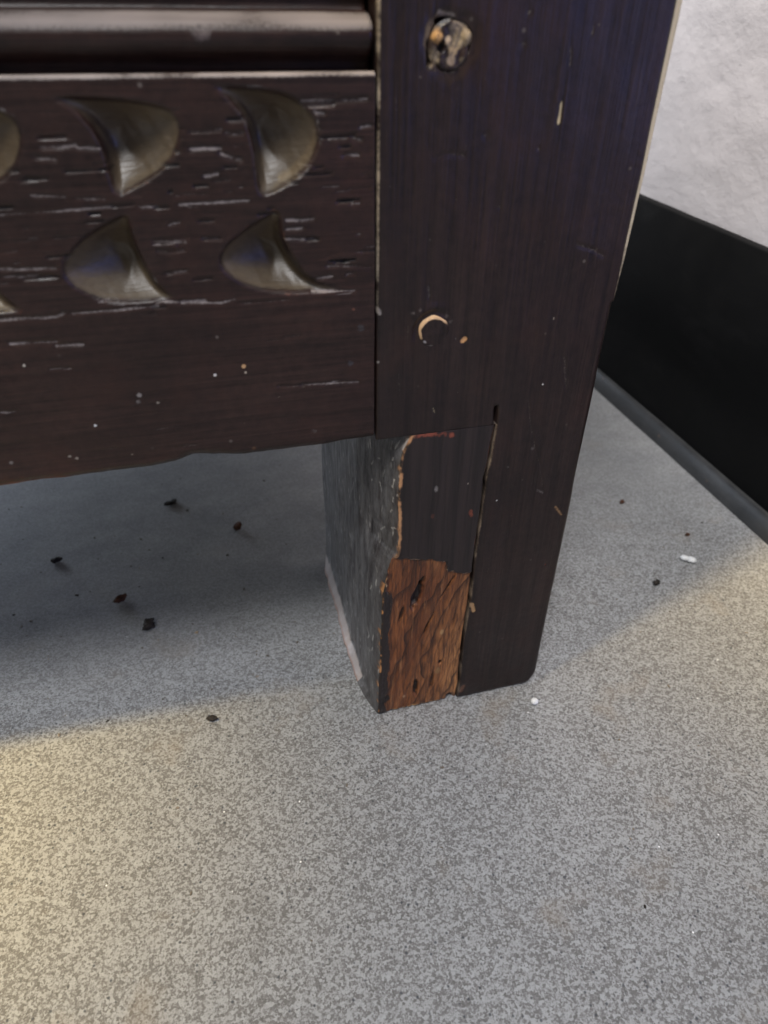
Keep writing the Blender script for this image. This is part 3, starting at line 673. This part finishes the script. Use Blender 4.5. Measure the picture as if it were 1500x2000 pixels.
# ---- carved bottom rail
G_UP = [front(*q) for q in [(400, 163), (436, 186), (478, 232), (496, 290), (500, 345), (505, 390), (545, 376), (598, 340), (628, 285), (624, 240), (600, 203), (556, 178), (490, 168)]]
G_UP1 = [front(*q) for q in [(50, 186), (110, 196), (165, 236), (200, 290), (212, 345), (224, 390), (275, 366), (335, 325), (358, 270), (352, 226), (312, 200), (210, 190), (120, 186)]]
G_LO = [front(*q) for q in [(549, 403), (553, 460), (570, 500), (606, 548), (692, 567), (628, 573), (560, 577), (490, 568), (440, 540), (423, 508), (440, 474), (492, 438)]]
G_LO1 = [front(*q) for q in [(254, 412), (260, 460), (282, 516), (312, 562), (356, 586), (285, 594), (215, 595), (155, 575), (122, 545), (117, 516), (142, 478), (195, 440)]]
def rail():
    xs = np.concatenate([np.linspace(-560, -170, 131), np.arange(-167, -2, 0.45), np.linspace(-1.9, -0.75, 6)])
    ZB = 148.5; ZT = 254.6
    zz = np.concatenate([np.arange(0, 4, 0.4) , np.arange(4, ZT - ZB - 1.2, 0.45), np.linspace(ZT - ZB - 1.0, ZT - ZB, 6)])
    bx = np.array([-560, -400, -300, -200, -118, -103, -88, -73, -66, -60, -56, -44, -30, -17, 0.0])
    bz = np.array([0.4, -0.5, 0.3, -0.2, -0.6, -0.3, -0.3, -0.3, 0.6, 2.4, 2.0, 0.0, 0.1, 0.2, 0.4])
    zb = ZB + np.interp(xs, bx, bz) + 0.2 * fbm(xs / 9, xs * 0, 101)
    X = np.repeat(xs[:, None], len(zz), 1)
    Z = zb[:, None] + (ZT - zb)[:, None] * (zz / (ZT - ZB))[None, :]
    Y = 0.16 * fbm(X / 45, Z / 9, 102, 3) + 0.3 * fbm(X / 28, Z / 16, 107, 2) + 0.10 * fbm(X / 30, Z / 2, 103, 2)
    h = Z - zb[:, None]
    Y += 2.4 * np.clip(1 - h / 3.2, 0, 1) ** 2 * (1 + 0.3 * fbm(X / 9, Z * 0, 104))
    Y += 1.0 * np.clip(1 - (ZT - Z) / 1.0, 0, 1) ** 2
    P = Paint(X.shape)
    # the carving: rows of gouge cuts
    ups = [(G_UP, 0), (G_UP1, 0)] + [(G_UP1, -36.0 * k) for k in range(1, 14)]
    los = [(G_LO, 0), (G_LO1, 0)] + [(G_LO1, -39.2 * k) for k in range(1, 12)]
    depth = np.zeros_like(X)
    gmask = np.zeros_like(X)
    for n, (g, dx) in enumerate(ups + los):
        pl = smoothpoly(np.asarray(g) + (dx, 0), 2)
        lo, hi = pl.min(0) - 2, pl.max(0) + 2
        sx = (xs > lo[0]) & (xs < hi[0])
        if not sx.any(): continue
        sub = np.ix_(sx, np.ones(len(zz), bool))
        Xs, Zs = X[sub], Z[sub]
        sd = polydist(Xs, Zs, pl) + 0.12 * fbm(Xs / 3, Zs / 3, 105)
        upper = n < len(ups)
        # a steep stop cut (left edge above, right edge below); from there the scoop rises to the far edge
        k = 6 if upper else 5
        G = np.asarray(g) + (dx, 0)
        dS = softdist(Xs, Zs, openpoly(G[:k])); dF = softdist(Xs, Zs, openpoly(np.concatenate([G[k - 1:], G[:1]])))
        q = dF / (dS + dF + 1e-6)
        dep = 10.0 * (1 - (1 - q) ** 2.3) * np.clip(dS / 2.2, 0, 1) ** 0.8 * np.clip((dS + dF) / 12.0, 0, 1)
        dep = dep * sstep(-0.05, 0.55, sd)
        dep += 0.16 * fbm(Xs / 1.2 + Zs / 3, Zs / 6, 160 + n, 2) * np.clip(dep, 0, 1)
        t = q
        depth[sub] = np.maximum(depth[sub], np.where(sd > 0, dep, 0))
        gmask[sub] = np.maximum(gmask[sub], sstep(0.0, 2.0, sd))
        P_edge = sstep(0.9, 0.1, np.abs(sd))
        m = np.zeros_like(X); m[sub] = P_edge * np.clip(0.05 + 0.9 * fbm(Xs / 4, Zs / 4, 106 + n), 0, 0.6)
        P.add(m, (0.20, 0.075, 0.045) if n % 2 else GREYW)
        m = np.zeros_like(X); m[sub] = sstep(0.2, 1.4, sd) * 0.92
        # lighter brown over the inside of the cut
        P.add(m, (0.085, 0.059, 0.032))
    # soften the carving by one pass
    d2 = depth.copy()
    d2[1:-1, 1:-1] = (depth[1:-1, 1:-1] * 2 + depth[:-2, 1:-1] + depth[2:, 1:-1] + depth[1:-1, :-2] + depth[1:-1, 2:]) / 6
    Y += d2
    free = 1 - gmask
    def line(pts, w, col, amt, dep=0.25, raw=False):
        nonlocal Y
        q = pts if raw else [front(*k) for k in pts]
        x0, x1 = min(k[0] for k in q) - 3, max(k[0] for k in q) + 3
        sx = (xs > x0) & (xs < x1)
        if not sx.any(): return
        sub = np.ix_(sx, np.ones(len(zz), bool))
        d = segdist(X[sub], Z[sub], q); s = sstep(w * 1.3, w * 0.3, d) * free[sub]
        Y[sub] += dep * s
        m = np.zeros_like(X); m[sub] = s * amt * np.clip(0.8 + 0.6 * fbm(X[sub] / 5, Z[sub] / 1, 131), 0, 1); P.add(m, col)
    WH = (0.30, 0.255, 0.24)
    # setting-out lines scratched along the carving
    line([(-300, 455), (0, 420), (120, 412), (225, 404)], 0.45, WH, 0.8); line([(270, 405), (310, 405)], 0.5, WH, 0.8); line([(350, 400), (485, 392)], 0.45, WH, 0.9)
    line([(60, 382), (130, 385)], 0.5, WH, 0.7); line([(150, 388), (205, 390)], 0.5, WH, 0.7)
    line([(-300, 670), (0, 625), (110, 620), (125, 612)], 0.8, WH, 0.7); line([(140, 613), (230, 606), (310, 598)], 0.5, WH, 0.8); line([(320, 590), (430, 592), (460, 586)], 0.6, WH, 0.7)
    line([(355, 590), (400, 588)], 0.8, WH, 0.9); line([(610, 571), (692, 568)], 0.5, WH, 0.9)
    for a, b in [((590, 198), (715, 193)), ((615, 218), (632, 222)), ((372, 258), (432, 253)), ((440, 260), (475, 260)), ((372, 292), (430, 290)), ((432, 300), (470, 312)),
                 ((80, 288), (148, 284)), ((150, 290), (195, 290)), ((68, 308), (108, 312)), ((400, 344), (425, 340)), ((705, 250), (728, 246)), ((690, 270), (705, 272)),
                 ((672, 305), (700, 304)), ((560, 430), (612, 428)), ((560, 448), (590, 446)), ((558, 468), (614, 466)), ((396, 466), (430, 466)), ((302, 474), (362, 468)),
                 ((310, 492), (360, 488)), ((330, 440), (352, 436)), ((0, 542), (100, 538)), ((0, 526), (110, 524)), ((620, 545), (648, 540)), ((678, 536), (690, 535)),
                 ((20, 672), (110, 668)), ((110, 676), (162, 674)), ((98, 722), (138, 720)), ((545, 755), (592, 754)), ((590, 752), (700, 746)), ((0, 806), (34, 804)), ((325, 535), (365, 530)), ((640, 520), (725, 522)),
                 ((200, 70), (0, 0))][:-1]:
        line([a, ((a[0] + b[0]) / 2, (a[1] + b[1]) / 2 + RNG.normal(0, 1.5)), b], RNG.uniform(0.38, 0.72), WH, RNG.uniform(0.5, 0.9), 0.35)
    # open pores of the oak, light with old wax, thick between the cuts
    for k in range(300):
        x0 = RNG.uniform(-330, -3); z0 = RNG.choice([RNG.uniform(198, 250), RNG.uniform(152, 250)], p=[0.8, 0.2]); ln = RNG.gamma(2.0, 2.2)
        line([(x0, z0), (x0 + ln, z0 + 0.03 * ln)], RNG.uniform(0.18, 0.42), WH if RNG.random() < .8 else (0.10, 0.05, 0.035), RNG.uniform(0.2, 0.72), 0.22, raw=True)
    for k in range(120):
        x0 = RNG.uniform(-200, -3); z0 = RNG.uniform(198, 250); ln = RNG.gamma(2.0, 2.4)
        line([(x0, z0), (x0 + ln, z0 + 0.02 * ln)], RNG.uniform(0.25, 0.5), (0.012, 0.008, 0.007), 0.8, 0.5, raw=True)
    # chips
    for q, w, c, a in [((476, 716), .9, (0.60, 0.36, 0.18), 1), ((480, 728), .6, (0.5, 0.42, 0.33), .9), ((420, 733), .7, (0.62, 0.60, 0.58), 1), ((272, 772), 1.1, GREYW, .8), ((270, 785), 1.0, GREYW, .6), ((308, 787), .7, PALE, .7),
                       ((186, 831), .6, (0.7, 0.7, 0.7), 1), ((47, 714), .6, (0.5, 0.46, 0.4), 1), ((614, 842), 1.4, GREYW, .4), ((136, 892), .8, PALE, .7), ((150, 896), .8, PALE, .7), ((22, 904), .9, GREYW, .7),
                       ((258, 888), .5, PALE, .7), ((496, 876), 1.0, (0.12, 0.07, 0.04), .8), ((690, 604), .8, (0.14, 0.06, 0.04), .8), ((545, 775), .5, PALE, .5), ((705, 640), 1.8, (0.12, 0.12, 0.13), .5), ((685, 710), 1.5, (0.12, 0.12, 0.14), .5)]:
        c0 = front(*q); P.add(sstep(w * 1.2, w * .4, np.hypot(X - c0[0], Z - c0[1])) * a, c)
    # red-brown along the rubbed bottom edge
    P.add(sstep(7.0, 0.5, h + 2.5 * fbm(X / 6, Z / 3, 141)) * np.clip(0.28 + 0.35 * fbm(X / 10, Z / 4, 142) + 0.45 * sstep(-70, -120, X), 0, 0.9), (0.125, 0.05, 0.030))
    P.add(sstep(2.2, 0.3, h) * sstep(-88, -108, X) * np.clip(0.6 + 0.8 * fbm(X / 3, Z / 2, 143), 0, 1), (0.26, 0.085, 0.045))
    # highlight painted along the upper arris against the moulding
    P.add(sstep(1.7, 0.3, ZT - Z) * (0.75 + 0.4 * fbm(X / 12, Z * 0, 144)), (0.36, 0.31, 0.28))
    nf = len(zz); Rn = len(xs)
    cols = [np.stack([X, Y, Z], -1)]
    for y, z in ((4, ZT), (26, ZT), (28, ZT - 3), (28, ZB + 6), (26, ZB + 1.5), (6, ZB + .8)):
        cols.append(np.stack([xs, np.full(Rn, y), np.full(Rn, z) + (zb - ZB if z < ZB + 3 else 0)], -1)[:, None])
    V = np.concatenate(cols, 1); pc = np.zeros(V.shape[:2] + (4,)); pc[:, :nf] = P.rgba()
    gl = np.zeros(V.shape[:2]); gl[:, :nf] = gmask
    o = sheet('carved_rail', V, M_RAIL, chest, paint=pc, extra={'gloss': gl})
    o['label'] = 'bottom rail carved with two rows of gouge cuts'
    return o
rail()

# ---- moulding along the top of the rail, panel above it
def moulding():
    xs = np.concatenate([np.linspace(-560, -170, 60), np.arange(-166, -0.6, 1.0)])
    prof = np.array([(9, 253.9), (6.5, 254.1), (6.0, 255.0), (6.2, 256.2), (5.2, 257.2), (3.6, 258.2), (2.3, 259.5), (1.5, 261.0), (1.3, 262.2), (1.7, 263.4), (2.8, 264.6), (4.4, 265.6), (6.2, 266.3),
                     (8.0, 266.6), (9.4, 266.8), (9.9, 267.4), (10, 268.6), (9.2, 269.6), (8.4, 271.0), (8.2, 273), (8.2, 279), (20, 279), (24, 270), (24, 253.9)], float)
    P = np.zeros((len(xs), len(prof), 3)); P[..., 0] = xs[:, None]
    n = 0.3 * fbm(xs[:, None] / 22 + prof[None, :, 1] * 0, prof[None, :, 1] / 3 + xs[:, None] * 0, 151, 3)
    P[..., 1] = prof[None, :, 0] + n; P[..., 2] = prof[None, :, 1] + 0.12 * fbm(xs / 40, xs * 0, 152)[:, None]
    pt = Paint(P.shape[:2])
    z = np.repeat(prof[None, :, 1], len(xs), 0); x = np.repeat(xs[:, None], len(prof), 1); y = np.repeat(prof[None, :, 0], len(xs), 0)
    pt.add(sstep(262.4, 264.0, z) * sstep(267.2, 266, z) * (y < 9) * (0.85 + 0.35 * fbm(x / 14, z / 2, 153)), (0.25, 0.215, 0.20))  # highlight on the upper face of the torus, painted into the colour
    for q in ((395, 72),):
        c = front(*q); pt.add(sstep(1.4, 0.5, np.hypot((x - c[0]) * .35, z - c[1])) * (y < 6) * 0.7, (0.18, 0.14, 0.13))
    return sheet('moulding', P, M_RAIL, chest, paint=pt.rgba())
moulding()
box('panel', (-560, 10, 272), (-0.7, 22, 520), M_PLAIN, chest, 0.0008)
# the rest of the carcass, out of the picture: far upright, sides, bottom and lid
box('stile', (-640, 0, 0), (-561, 116, 560), M_PLAIN, chest)
box('top_rail', (-560.5, 0.5, 500), (-0.7, 26, 558), M_PLAINX, chest)
box('side_panel', (20, 117, 150), (74, 400, 560), M_PLAIN, chest)
box('stile', (3, 401, 0), (79, 470, 560), M_PLAIN, chest)
box('stile', (-640, 401, 0), (-561, 470, 560), M_PLAIN, chest)
box('side_panel', (-630, 117, 150), (-590, 400, 560), M_PLAIN, chest)
box('back_board', (-560, 452, 150), (2, 466, 560), M_PLAINX, chest)
box('bottom_board', (-588, 29, 170), (19, 451, 184), M_PLAINX, chest)
box('lid', (-660, -22, 562), (100, 480, 584), M_PLAINX, chest, 0.003)

# ------------------------------------------------------------------ crumbs and chips on the floor
M_DARK = simple('dark dirt', (0.012, 0.010, 0.009), (0.05, 0.04, 0.032), 0.8)
M_BROWN = simple('rotten wood', (0.04, 0.018, 0.010), (0.13, 0.055, 0.03), 0.8)
M_WHITE = simple('white chip', (0.72, 0.72, 0.72), (0.86, 0.86, 0.86), 0.4, 300)
M_TAN = simple('pale wood', (0.35, 0.26, 0.16), (0.5, 0.4, 0.28), 0.7)
def crumb(name, q, size, rot, mat, label, cat, seed, group=None, lobes=None):
    """an irregular fleck; size = length, width, height in mm"""
    bm = bmesh.new()
    bl = lobes or [(0, 0, 1.0)]
    for (ox, oy, s) in bl:
        r = bmesh.ops.create_icosphere(bm, subdivisions=3, radius=1.0)
        for v in r['verts']:
            d = v.co.copy()
            n = fbm(np.array([d.x * 1.7 + seed]), np.array([d.y * 1.7 + d.z * 1.3]), seed, 2)[0]
            n2 = fbm(np.array([d.x * 4 + seed]), np.array([d.y * 4 - d.z * 3]), seed + 5, 2)[0]
            f = 1 + (0.55 * n + 0.25 * n2) * (0.35 if lobes else 1.0)
            v.co = Vector(((d.x * f * s + ox) * size[0] / 2, (d.y * f * s + oy) * size[1] / 2, d.z * f * s * size[2] / 2)) * 0.001
    zmin = min(v.co.z for v in bm.verts)
    for v in bm.verts: v.co.z -= zmin
    for f in bm.faces: f.smooth = True
    me = bpy.data.meshes.new(name); bm.to_mesh(me); bm.free()
    o = link(name, me, mat); c = onfloor(*q)
    o.location = (c[0] * .001, c[1] * .001, 0.0001); o.rotation_euler = (0, 0, math.radians(rot))
    return tag(o, label, cat, group)
g = 'crumbs of dirt under the chest'
crumb('dirt_crumb', (293, 1228), (7.0, 5.5, 5.0), 30, M_DARK, 'largest dark lump of dirt on the floor under the carved rail', 'crumb', 3, g)
crumb('wood_crumb', (238, 1174), (8.0, 3.6, 3.0), 35, M_BROWN, 'red-brown splinter of wood lying just behind the largest lump', 'crumb', 9, g)
crumb('dirt_crumb', (112, 1098), (6.0, 3.2, 3.0), 25, M_DARK, 'leftmost dark crumb on the floor under the rail', 'crumb', 14, g)
crumb('wood_crumb', (465, 1034), (5.6, 5.2, 4.2), 60, M_BROWN, 'round brown crumb on the shaded floor nearest the inner face of the foot', 'crumb', 20, g)
crumb('dirt_crumb', (335, 986), (9.0, 5.0, 3.0), 30, M_DARK, 'blurred dark crumb farthest back under the rail', 'crumb', 26, g)
crumb('dirt_crumb', (415, 1407), (3.0, 4.4, 2.2), 75, M_DARK, 'small dark speck at the edge of the chest shadow in front', 'crumb', 31, g)
crumb('wood_crumb', (384, 1237), (2.0, 1.6, 1.2), 0, M_TAN, 'tiny pale tan grain right of the largest dirt lump', 'crumb', 37, g)
crumb('dirt_crumb', (1281, 1141), (4.6, 3.4, 2.6), 15, M_DARK, 'black crumb on the floor below the white chip right of the foot', 'crumb', 41)
crumb('wood_crumb', (1342, 1046), (3.4, 2.4, 1.6), 0, M_BROWN, 'brown crumb between the white chip and the skirting', 'crumb', 45)
crumb('wood_crumb', (1214, 982), (4.0, 3.0, 1.6), 20, M_BROWN, 'faint brown crumb behind the right edge of the upright', 'crumb', 51)
crumb('paint_chip', (1342, 1096), (8.4, 7.0, 5.0), -28, M_WHITE, 'two-lobed white chip on the floor right of the foot', 'chip', 55, None, [(-0.42, 0.1, 0.62), (0.45, -0.1, 0.68)])
crumb('white_bead', (1043, 1374), (3.6, 3.4, 3.0), 0, M_WHITE, 'small white bead on the floor beside the rounded foot corner', 'bead', 60, None, [(0, 0, 1.0)])

# grit too fine to count, mostly around the foot and under the rail
bm = bmesh.new()
for k in range(150):
    if k % 3: x, y = RNG.uniform(-190, 10), RNG.uniform(20, 230)
    else: x, y = RNG.uniform(85, 255), RNG.uniform(-60, 230)
    if k % 7 == 0: x, y = RNG.uniform(-120, 200), RNG.uniform(-140, 20)
    if -6 < x < 90 and -6 < y < 122: continue
    r = RNG.uniform(0.2, 0.62)
    res = bmesh.ops.create_icosphere(bm, subdivisions=1, radius=r * 0.001)
    a = RNG.uniform(0, 3.1); st = RNG.uniform(1, 2.2)
    for v in res['verts']:
        c = v.co.copy(); c.x *= st * RNG.uniform(0.8, 1.2); c.z *= 0.7
        v.co = Vector((x * .001 + c.x * math.cos(a) - c.y * math.sin(a), y * .001 + c.x * math.sin(a) + c.y * math.cos(a), r * 0.0006 + c.z))
me = bpy.data.meshes.new('floor_grit'); bm.to_mesh(me); bm.free()
grit = link('floor_grit', me, simple('grit', (0.02, 0.016, 0.012), (0.30, 0.25, 0.20), 0.8, 90))
tag(grit, 'fine dark grit scattered over the grey floor', 'grit', kind='stuff')
